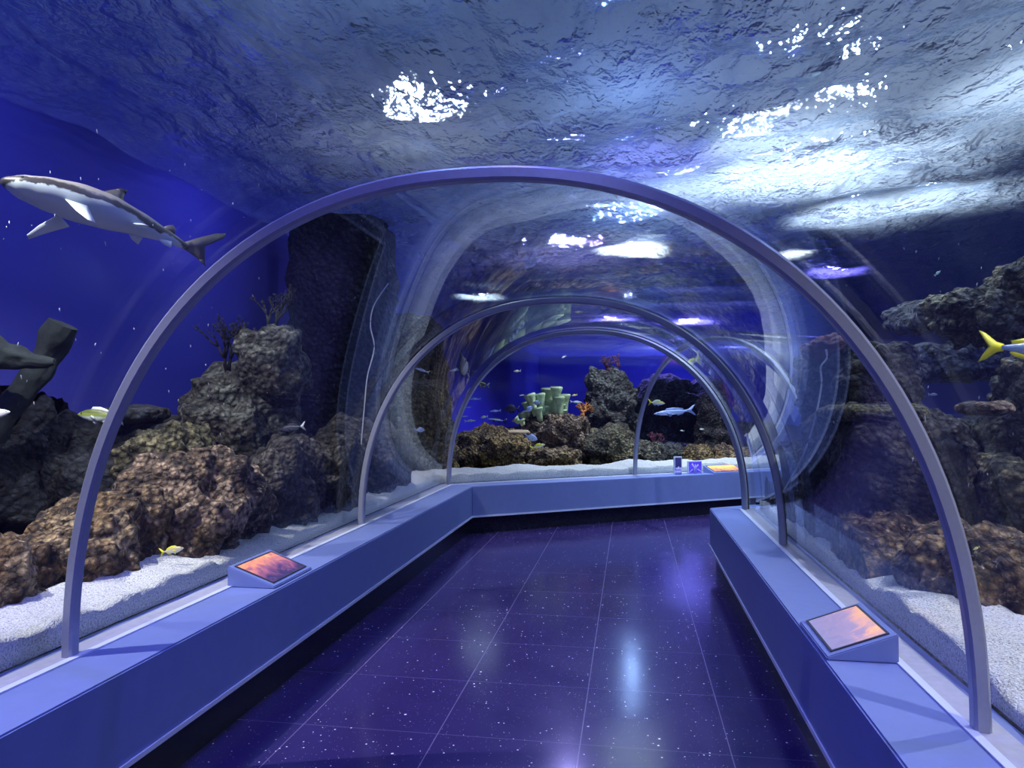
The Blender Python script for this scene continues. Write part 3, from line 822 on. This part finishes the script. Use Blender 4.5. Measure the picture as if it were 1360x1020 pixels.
FISH = [  # kind, skin, fin, tail, label, category, px, py, d, length, right, tilt, depth, roll
 ('slim', 'yellowtail', M_YEL, M_YEL, 'silver-blue fish with bright yellow tail and back stripe at right edge', 1376, 464, 2.9, .47, True, -3, .05),
 ('fish', 'green', M_PALEFIN, M_PALEFIN, 'green-backed white-bellied fish half behind the widest rib on the left', 134, 552, 4.4, .28, False, 3, 0),
 ('fish', 'pale', M_YEL, M_YEL, 'small pale yellow fish in front of the pinkish tan rock', 228, 731, 3.55, .115, True, 10, .1),
 ('fish', 'white', M_PALEFIN, M_PALEFIN, 'white-nosed fish cut off by the left edge of the picture', -8, 550, 3.6, .16, True, 8, 0),
 ('fish', 'dark', M_DARKFIN, M_PALEFIN, 'dark fish with a pale tail beside the left rock tower', 389, 568, 5.4, .19, False, -8, 0),
 ('fish', 'dark', M_YEL, M_PALEFIN, 'grey fish with pale belly crossing the third rib at left', 641, 511, 8.0, .155, False, 4, .1),
 ('slim', 'slim_blue', M_BLUEFIN, M_BLUEFIN, 'slender blue fish right of the third rib, uppermost of the slender ones', 631, 530, 9.6, .16, False, 2, 0),
 ('slim', 'slim_green', M_PALEFIN, M_PALEFIN, 'pale green slender fish just above the golden far rock, by the rib', 624, 559, 9.5, .15, True, 4, 0),
 ('slim', 'slim_green', M_PALEFIN, M_PALEFIN, 'tiny green fish by the third rib, above two other green ones', 622, 541, 9.8, .09, True, 6, 0),
 ('slim', 'slim_green', M_PALEFIN, M_PALEFIN, 'tiny green fish touching the third rib', 617, 553, 9.7, .085, False, -4, 0),
 ('slim', 'slim_blue', M_BLUEFIN, M_BLUEFIN, 'slender blue fish above the big teal fish', 658, 546, 10.2, .16, False, -3, 0),
 ('fish', 'slim_green', M_PALEFIN, M_PALEFIN, 'small pale fish at the peak of the golden far rock', 643, 554, 9.9, .11, False, -8, 0),
 ('slim', 'slim_blue', M_DARKFIN, M_DARKFIN, 'big teal fish low over the golden far rock', 660, 558, 10.9, .30, False, 6, .2),
 ('tall', 'dark', M_DARKFIN, M_DARKFIN, 'dark round-bodied fish left of the tube corals', 680, 543, 11.2, .26, False, 0, .5),
 ('fish', 'pale', M_PALEFIN, M_PALEFIN, 'small pale fish alone in the open blue water', 687, 493, 10.6, .11, False, -4, 0),
 ('fish', 'white', M_PALEFIN, M_PALEFIN, 'tiny white fish under the rippled far surface', 749, 474, 10.6, .08, False, -28, 0),
 ('fish', 'white', M_PALEFIN, M_PALEFIN, 'tiny white fish left of the tallest tube corals', 693, 525, 10.9, .07, True, 10, 0),
 ('tall', 'striped', M_BLUEFIN, M_BLUEFIN, 'blue fish with dark bars in front of the tube corals', 714, 535, 10.2, .13, False, 0, .1),
 ('tall', 'tang', M_BLUEFIN, M_BLUEFIN, 'pale blue fish rising past the lower tube corals', 702, 544, 10.2, .15, True, 35, .1),
 ('tall', 'tang', M_BLUEFIN, M_BLUEFIN, 'pale blue oval fish just above the yellow-tailed white fish', 705, 581, 9.6, .185, True, -20, .1),
 ('fish', 'snapper', M_YEL, M_YEL, 'yellow and white fish under the pale blue oval fish', 714, 593, 9.4, .20, True, 14, .1),
 ('fish', 'pale', M_YEL, M_YEL, 'small yellowish fish low in front of the dark gap of the far reef', 748, 602, 9.6, .09, False, 0, 0),
 ('fish', 'pale', M_YEL, M_YEL, 'tiny yellow fish above the orange coral', 763, 525, 10.4, .085, False, -10, 0),
 ('slim', 'slim_green', M_PALEFIN, M_PALEFIN, 'slender greenish fish just left of the orange coral', 765, 534, 10.2, .17, True, -2, 0),
 ('fish', 'snapper', M_PALEFIN, M_YEL, 'yellow-backed fish with white belly right of the farthest rib', 872, 535, 9.0, .21, True, -4, .1),
 ('slim', 'slim_blue', M_BLUEFIN, M_BLUEFIN, 'long pale blue fish under the yellow-backed fish', 896, 547, 10.0, .56, False, -6, .1),
 ('fish', 'white', M_PALEFIN, M_PALEFIN, 'tiny white fish below the long pale blue fish', 906, 572, 10.2, .06, False, 8, 0),
 ('fish', 'white', M_PALEFIN, M_PALEFIN, 'tiny white fish in front of the dark pinnacle rock', 932, 570, 10.2, .07, False, 0, 0),
 ('fish', 'snapper', M_YEL, M_YEL, 'yellow fish standing in for a reflection above the arch behind the farthest rib', 920, 480, 9.6, .23, False, -35, .1),  # solid fish put where the acrylic mirrors one
 ('tall', 'tang', M_BLUEFIN, M_BLUEFIN, 'pale grey oval fish in front of the mossy left rock', 557, 571, 8.2, .12, True, 0, .1),
 ('slim', 'slim_blue', M_BLUEFIN, M_PALEFIN, 'thin white-sided fish under the second rib on the left', 561, 492, 8.0, .17, False, 18, 0),
 ('fish', 'white', M_PALEFIN, M_PALEFIN, 'tiny silvery fish right of the widest rib, upper of two', 1199, 505, 5.6, .075, False, 0, 0),
 ('fish', 'white', M_PALEFIN, M_PALEFIN, 'tiny silvery fish right of the widest rib, lower of two', 1239, 524, 5.2, .07, True, 0, 0),
 ('fish', 'slim_green', M_PALEFIN, M_PALEFIN, 'tiny turquoise fish high in the open water at right', 1245, 363, 5.4, .06, True, 40, 0),
 ('fish', 'snapper', M_YEL, M_YEL, 'tiny bright yellow fish on the coarse brown rock at right', 1297, 728, 2.62, .028, False, -25, 0),
]
protos = {}
for (kind, skin, finm, tailm, label, px, py, d, ln, right, tilt, dep) in FISH:
    key = (kind, skin, finm.name, tailm.name)
    if key not in protos:
        o = fish_proto(kind, label, 'fish', S[skin], finm, tailm, (0, 0, 0)); protos[key] = o
    else:
        o = copy_tree(protos[key]); o['label'] = label
    o['group'] = 'reef fish'
    orient(o, px, py, d, ln, right, tilt, dep)

# ------------------------------------------------------------------ sharks
def shark_skin():
    t = NT('shark_skin'); P = t.coord(); x, y, z = t.sep(P)
    n = t.math('SUBTRACT', t.noise(P, 7, 4, .6, .6), .5)
    f = t.math('MULTIPLY_ADD', t.math('ADD', z, t.math('MULTIPLY', n, .09)), 9.0, .56, clamp=True)
    c = t.ramp(f, [(.40, (.50, .58, .64)), (.45, (.035, .033, .038)), (.66, (.045, .04, .045)), (.80, (.34, .32, .31))])  # pale last stop paints the lit edge along the back
    t.bsdf(Base_Color=c, Roughness=.4)
    return t.m
def shark_fin_mat():
    t = NT('shark_fin_skin'); P = t.coord()
    c = t.mix(t.noise(P, 8, 3), (.05, .048, .052), (.10, .095, .10))
    t.bsdf(Base_Color=c, Roughness=.45); return t.m
M_SHARK, M_SFIN = shark_skin(), shark_fin_mat()
M_STIP = plain('black_fin_tip', (.015, .015, .02), .5, 0, .2, 20, 0)
M_SBELLY = plain('pale_shark_fin', (.60, .68, .74), .45, 0, .15, 10, 0)
M_MOUTH = plain('shark_mouth', (.20, .20, .24), .5, 0, .1, 10, 0)
PROF_SHARK = [(0, .006, .010, .012), (.02, .022, .024, .034), (.08, .048, .050, .066), (.18, .072, .070, .088), (.30, .088, .084, .098), (.42, .084, .082, .088), (.56, .060, .062, .060), (.70, .034, .034, .032), (.78, .022, .020, .02), (.82, .018, .016, .014)]
def tip(outline, n=.0): return outline
def shark(label, bend):
    r = empty('reef_shark', (0, 0, 0), label, 'shark')
    obj('body', body_mesh(PROF_SHARK, 22, bend), M_SHARK, r)
    def fin(name, outl, tipo, mat, loc=(0, 0, 0), rot=(0, 0, 0), th=.010):
        o = obj(name, fin_mesh(outl, th), mat, r); o.location = loc; o.rotation_euler = rot
        if tipo: obj('fin_tip', fin_mesh(tipo, th * .8), M_STIP, o)
        return o
    fin('dorsal_fin', [(.17, .06), (.10, .11), (.05, .145), (.015, .15), (.02, .10), (.01, .075), (.0, .06)], [(.062, .135), (.04, .152), (.008, .156), (.012, .13)], M_SFIN)
    fin('second_dorsal_fin', [(-.17, .03), (-.20, .062), (-.225, .072), (-.24, .05), (-.235, .02)], None, M_SFIN, (0, bend * .0, 0)).location.y = bend * .11
    fin('anal_fin', [(-.15, -.03), (-.19, -.06), (-.225, -.068), (-.225, -.03)], None, M_SBELLY).location.y = bend * .1
    y = bend * .2
    fin('caudal_fin', [(-.29, .015), (-.36, .07), (-.45, .13), (-.50, .15), (-.49, .115), (-.42, .06), (-.375, .01), (-.40, -.05), (-.405, -.085), (-.36, -.05), (-.29, -.015)],
        [(-.39, -.045), (-.412, -.09), (-.37, -.058)], M_SFIN, (0, y, 0), (0, 0, 0))
    for s in (-1, 1):
        fin('pectoral_fin', [(.0, .0), (-.04, .11), (-.085, .19), (-.115, .20), (-.105, .14), (-.095, .05), (-.09, .0)], None, M_SBELLY,
            (.26, s * .068, -.045), (s * (-2.5 if s > 0 else -1.75), 0, 0 if s > 0 else .9))
        fin('pelvic_fin', [(.0, .0), (-.03, .04), (-.065, .06), (-.075, .0)], None, M_SBELLY, (-.02, s * .035, -.05), (s * -2.0, 0, 0))
        e = bmesh.new(); bmesh.ops.create_uvsphere(e, u_segments=12, v_segments=8, radius=.008)
        obj('eye', e, M_EYE, r).location = (.425, s * .056, .008)
        for k in range(4):
            bm = bmesh.new(); add_box(bm, (-.0015, -.002, -.022), (.0015, .002, .022))
            obj('gill_slit', bm, M_MOUTH, r).location = (.285 - k * .016, s * (.0825 + k * .001), .0)
    bm = bmesh.new()
    add_tube(bm, [(.415 - .03 * abs(math.sin(a)) ** .8 * 0 + .022 * math.cos(a) - .022, .036 * math.sin(a), -.0405 + .006 * abs(math.sin(a))) for a in [(-1 + i / 8) * PI / 2 for i in range(17)]], .0022, 6)
    obj('mouth', bm, M_MOUTH, r)
    return r
s1 = shark('large white-bellied shark with grey back swimming in the upper left', -.5)
# nose to the left and slightly nearer, back rolled away from the camera so the belly shows
h = (at(0, 241, 3.0) - at(300, 328, 3.55)).normalized()
up = Vector((0, 0, 1)) + FH * .5
up = (up - h * up.dot(h)).normalized()
ctr = (at(0, 241, 3.0) + at(308, 328, 3.55)) / 2
s1.matrix_world = basis(h, up.cross(h), up, ctr, (at(0, 241, 3.0) - at(308, 328, 3.55)).length)
s2 = copy_tree(s1); s2['label'] = 'small pale shark diving head down between the second and third ribs'
h = (at(615, 500, 9.0) - at(619, 462, 9.6)).normalized()
up = -FH + RGT * .2; up = (up - h * up.dot(h)).normalized()
s2.matrix_world = basis(h, up.cross(h), up, at(617, 482, 9.3), .62)

# ------------------------------------------------------------------ floating specks in the water (nobody could count them)
bm = bmesh.new(); rnd = random.Random(21); cnt = 0
while cnt < 190:
    p = at(rnd.uniform(0, 1360), rnd.uniform(120, 700), rnd.uniform(2.6, 6.0))
    if inside_tunnel(p, .05)[0] < 1.05 or p.z < .8 or p.z > 3.3 or abs(p.x) > 3.6: continue
    if p.x > -1.9 and p.x < 1.0 and p.z < 2.3: continue
    r = rnd.uniform(.0014, .0028)
    vs = bmesh.ops.create_icosphere(bm, subdivisions=1, radius=r)['verts']
    st = Vector((rnd.uniform(-.4, .4), 0, 1)).normalized() * rnd.uniform(0, .010)
    for v in vs: v.co = p + v.co + st * (v.co.z / r)
    cnt += 1
o = obj('floating_specks', bm, plain('pale_specks', (.5, .52, .58), .6, 0, .1, 10, 0))
tag(o, 'pale specks drifting in the tank water', 'specks', None, 'stuff')

# ------------------------------------------------------------------ lit information panels on the ledges
def sign(p0, along, outward, ln, dp, hgt, label, mat):
    """p0: front corner on the ledge edge; along: direction of the ledge; outward: towards the glass"""
    x, y = along.normalized(), outward.normalized(); z = Vector((0, 0, 1))
    if x.cross(y).z < 0: p0 = p0 + x * ln; x = -x
    r = empty('information_panel', p0, label, 'sign', 'lit panels on the ledges')
    r.matrix_world = basis(x, y, z, p0)
    bm = bmesh.new()
    e = .012
    A = [(0, 0), (dp, 0), (dp, hgt), (0, e)]
    a = [bm.verts.new((0, u, v)) for u, v in A]; b = [bm.verts.new((ln, u, v)) for u, v in A]
    bm.faces.new(a); bm.faces.new(b[::-1])
    for i in range(4): bm.faces.new((a[i], b[i], b[(i + 1) % 4], a[(i + 1) % 4]))
    bmesh.ops.bevel(bm, geom=bm.edges[:], offset=.004, segments=2, affect='EDGES')
    obj('housing', bm, M_LEDGE, r, smooth=False)
    sl = math.atan2(hgt - e, dp); L = math.hypot(dp, hgt - e)
    c = Vector((ln / 2, dp / 2, (hgt + e) / 2))
    bm = bmesh.new(); add_box(bm, (-ln / 2 + .035, -L / 2 + .03, .0), (ln / 2 - .035, L / 2 - .03, .003))
    o = obj('picture_panel', bm, mat, r, smooth=False); o.location = c; o.rotation_euler = (sl, 0, 0)
    bm = bmesh.new()
    x0, x1, y0, y1 = -ln / 2 + .035, ln / 2 - .035, -L / 2 + .03, L / 2 - .03
    for (lo, hi) in (((x0 - .008, y0 - .008), (x1 + .008, y0)), ((x0 - .008, y1), (x1 + .008, y1 + .008)), ((x0 - .008, y0), (x0, y1)), ((x1, y0), (x1 + .008, y1))):
        add_box(bm, (lo[0], lo[1], 0), (hi[0], hi[1], .005))
    o = obj('bezel', bm, M_GASKET, r, smooth=False); o.location = c; o.rotation_euler = (sl, 0, 0)
    return r
PIC1 = picture_material('lit_reef_picture_orange', (.04, .03, .10), (.30, .10, .16), (.75, .25, .12), 1.1, 3.0)
PIC2 = picture_material('lit_reef_picture_amber', (.22, .20, .32), (.34, .24, .34), (.85, .40, .18), .9, 8.0)
PIC3 = picture_material('lit_reef_picture_gold', (.10, .05, .10), (.6, .25, .06), (1.0, .55, .12), 2.2, 14.0)
sign(Vector((FL - .004, 3.33, Z_LEDGE)), Vector((0, 1, 0)), Vector((-1, 0, 0)), .42, .245, .10, 'lit orange and violet picture panel on the left ledge', PIC1)
sign(Vector((FR + .004, 2.72, Z_LEDGE)), Vector((0, 1, 0)), Vector((1, 0, 0)), .42, .235, .10, 'lit amber picture panel on the right ledge', PIC2)
nb = Vector((-T2.y, T2.x, 0))
far0 = at(934, 634, 8.75); far0.z = Z_LEDGE
sign(CL + T2 * 3.25 + nb * .01 + Vector((0, 0, Z_LEDGE)), T2, nb, .50, .22, .09, 'glowing yellow picture panel on the far ledge', PIC3)

def stand(t, w, h, label, mat_bg, fig):
    p = CL + T2 * t + nb * .16; p.z = Z_LEDGE
    r = empty('picture_stand', p, label, 'picture', 'picture stands on the far ledge')
    r.matrix_world = basis(T2, nb, Vector((0, 0, 1)), p)
    bm = bmesh.new(); add_box(bm, (-w / 2, -.012, 0), (w / 2, .012, h)); bmesh.ops.bevel(bm, geom=bm.edges[:], offset=.003, segments=1, affect='EDGES')
    obj('frame', bm, M_LIP, r, False)
    bm = bmesh.new(); add_box(bm, (-w / 2 + .012, -.015, .012), (w / 2 - .012, -.0115, h - .012)); obj('picture', bm, mat_bg, r, False)
    bm = bmesh.new()
    for pts, rad in fig: add_tube(bm, [(x * w, -.017, z * h) for x, z in pts], rad, 6)
    for v in bm.verts: v.co.y = -.017 + (v.co.y + .017) * .15
    obj('coral_motif', bm, plain('violet_coral_motif', (.55, .50, .95), .5, 0, .1, 20, 0), r)
def pic(name, a, b):
    t = NT(name); P = t.coord(); c = t.mix(t.noise(P, 14, 4), a, b); t.bsdf(Base_Color=c, Roughness=.2, Emission_Color=c, Emission_Strength=.6); return t.m
stand(2.80, .115, .22, 'narrow dark picture stand with pale lower part on the far ledge', pic('night_reef_picture', (.01, .01, .05), (.05, .05, .22)),
      [([(-.40, .12), (.40, .12)], .030), ([(-.36, .28), (.36, .28)], .028), ([(0, .28), (0, .45)], .008)])
stand(3.06, .215, .16, 'wide blue picture stand with a pale branching coral on the far ledge', pic('blue_reef_picture', (.04, .02, .35), (.14, .08, .8)),
      [([(-.05, .05), (-.08, .5), (-.25, .78)], .012), ([(.03, .05), (.05, .5), (.22, .7)], .012), ([(-.02, .3), (0, .72)], .01), ([(-.44, .12), (-.2, .35)], .008), ([(.44, .12), (.15, .35)], .008)])

# ------------------------------------------------------------------ light
def spot(loc, col, w, ang=150, blend=.6, r=.03, tgt=None):
    l = bpy.data.lights.new('tank_lamp', 'SPOT'); l.energy = w; l.color = col; l.spot_size = math.radians(ang); l.spot_blend = blend; l.shadow_soft_size = r
    o = bpy.data.objects.new('tank_lamp', l); COL.objects.link(o); o.location = loc
    d = (Vector(tgt) - Vector(loc)) if tgt else Vector((0, 0, -1))
    o.rotation_euler = d.to_track_quat('-Z', 'Y').to_euler()
WHITE, COOL, BLUE, VIO = (1.0, .97, .92), (.86, .93, 1.0), (.26, .27, 1.0), (.28, .21, 1.0)
# the bright group of lamps over the right half of the tank
for (x, y, z, p) in ((.5, 7.6, 4.4, 330), (1.2, 7.2, 4.3, 470), (2.0, 6.9, 4.4, 450), (1.1, 6.2, 4.3, 220), (2.7, 5.4, 4.5, 350), (2.3, 8.8, 4.3, 450), (3.1, 8.2, 4.3, 330)):
    spot((x, y, z), COOL, p, 104, .7, .03, (x + .9, y + .3, 0))
for (x, y, z, p) in ((1.0, 6.6, 4.2, 40), (1.7, 6.2, 4.3, 50), (2.3, 4.6, 4.4, 55), (1.5, 5.4, 4.3, 25), (1.9, 7.6, 4.2, 40), (1.2, 3.9, 4.3, 22)):
    spot((x, y, z), COOL, p, 172, .3)
# lamps over the rock work, plus unseen ones added to brighten the sand
spot((2.5, 3.2, 3.38), WHITE, 220, 95, .7, .01, (2.1, 3.4, 0))
spot((2.1, 1.0, 3.38), WHITE, 280, 95, .7, .01, (1.7, 1.7, 0))
spot((-2.9, 1.7, 3.38), WHITE, 420, 95, .7, .01, (-2.7, 2.9, 0))
spot((-3.1, 2.9, 3.38), WHITE, 240, 85, .7, .01, (-2.7, 4.7, 0))
spot((-3.0, 4.7, 3.40), WHITE, 150, 80, .7, .004, (-2.5, 5.2, 0))  # unseen lamp added to brighten the left sand strip
spot((-2.5, 6.9, 3.40), WHITE, 170, 52, .7, .004, (-2.25, 7.2, 0))  # added likewise for the sand of the next bay
# two lamps whose broken reflections run down the ripples
spot((-1.72, 5.85, 4.3), WHITE, 55, 172, .3, .05)
spot((-.9, 10.8, 4.3), (.55, .45, 1), 200, 172, .3, .05)
spot((-3.0, 14.5, 3.95), COOL, 380, 110)
spot((3.3, 12.6, 3.9), VIO, 260, 120)
spot((0.0, 10.3, 4.1), WHITE, 1250, 90)
spot((2.2, 11.0, 4.1), WHITE, 450, 80)
spot((-.4, 19.0, 3.85), VIO, 1800, 140)
spot((1.5, 20, 3.9), VIO, 2600, 150)
# violet wash over the walkway
spot((-1.0, .6, 4.3), VIO, 600, 100, .8)
spot((-.6, 2.5, 4.3), VIO, 380, 90, .8)
spot((.2, 6.6, 4.5), VIO, 230, 80, .8)
spot((-1.0, -2.4, 3.9), (.42, .42, 1.0), 420, 80, .8, .03, (-.8, 2.6, 1.0))  # unseen, added behind the camera to light the rib fronts
# blue wash on the painted backdrop
for y in (0.5, 3.5, 6.5):
    spot((-3.3, y, 3.35), BLUE, 30 - 2 * y, 170, .4, .005, (-4.6, y + .2, 1.5))
for y, x in ((25, 2.0), (29, 1.5), (29, 4)):
    spot((x, y, 3.9), BLUE, 1000, 170, .4, .05, (x, y + 5, 1.2))
spot((3.2, 5.0, 3.38), (.14, .24, 1), 170, 170, .4, .005, (4.6, 5.4, 1.5))  # blue light added on the right wall in place of water haze
spot((3.2, 2.4, 3.38), (.14, .24, 1), 110, 170, .4, .005, (4.6, 2.6, 1.5))  # added likewise, standing in for haze nearer the camera
# unseen fill lights added to brighten the hall ceiling
for (x, y, p) in ((-1.2, 3.0, 62), (2.5, 2.6, 80), (0, 9.5, 110), (0, 16, 120)):
    l = bpy.data.lights.new('ceiling_fill', 'POINT'); l.energy = p; l.color = (.42, .6, 1.0); l.shadow_soft_size = .02
    o = bpy.data.objects.new('ceiling_fill', l); COL.objects.link(o); o.location = (x, y, 4.4)

w = bpy.data.worlds.new('World'); SC.world = w; w.use_nodes = True
w.node_tree.nodes['Background'].inputs[0].default_value = (.02, .03, .10, 1); w.node_tree.nodes['Background'].inputs[1].default_value = .2

# ------------------------------------------------------------------ camera and render settings
cam = bpy.data.cameras.new('camera'); co = bpy.data.objects.new('camera', cam); COL.objects.link(co)
cam.sensor_width = 36; cam.lens = F_PX / 1360 * 36; cam.clip_start = .05; cam.clip_end = 200
co.matrix_world = Matrix((RGT, UPV, -FWD)).transposed().to_4x4(); co.location = CAM
SC.camera = co
vs = SC.view_settings
vs.view_transform = 'Standard'; vs.look = 'None'; vs.gamma = 1; vs.use_curve_mapping = False; vs.exposure = -0.12
cy = SC.cycles
cy.use_denoising = True
try: cy.denoiser = 'OPENIMAGEDENOISE'
except Exception: pass
cy.max_bounces = 8; cy.diffuse_bounces = 3; cy.glossy_bounces = 5; cy.transmission_bounces = 5; cy.transparent_max_bounces = 24
cy.caustics_refractive = False; cy.caustics_reflective = False
cy.sample_clamp_indirect = 6; cy.use_adaptive_sampling = True; cy.adaptive_threshold = .02
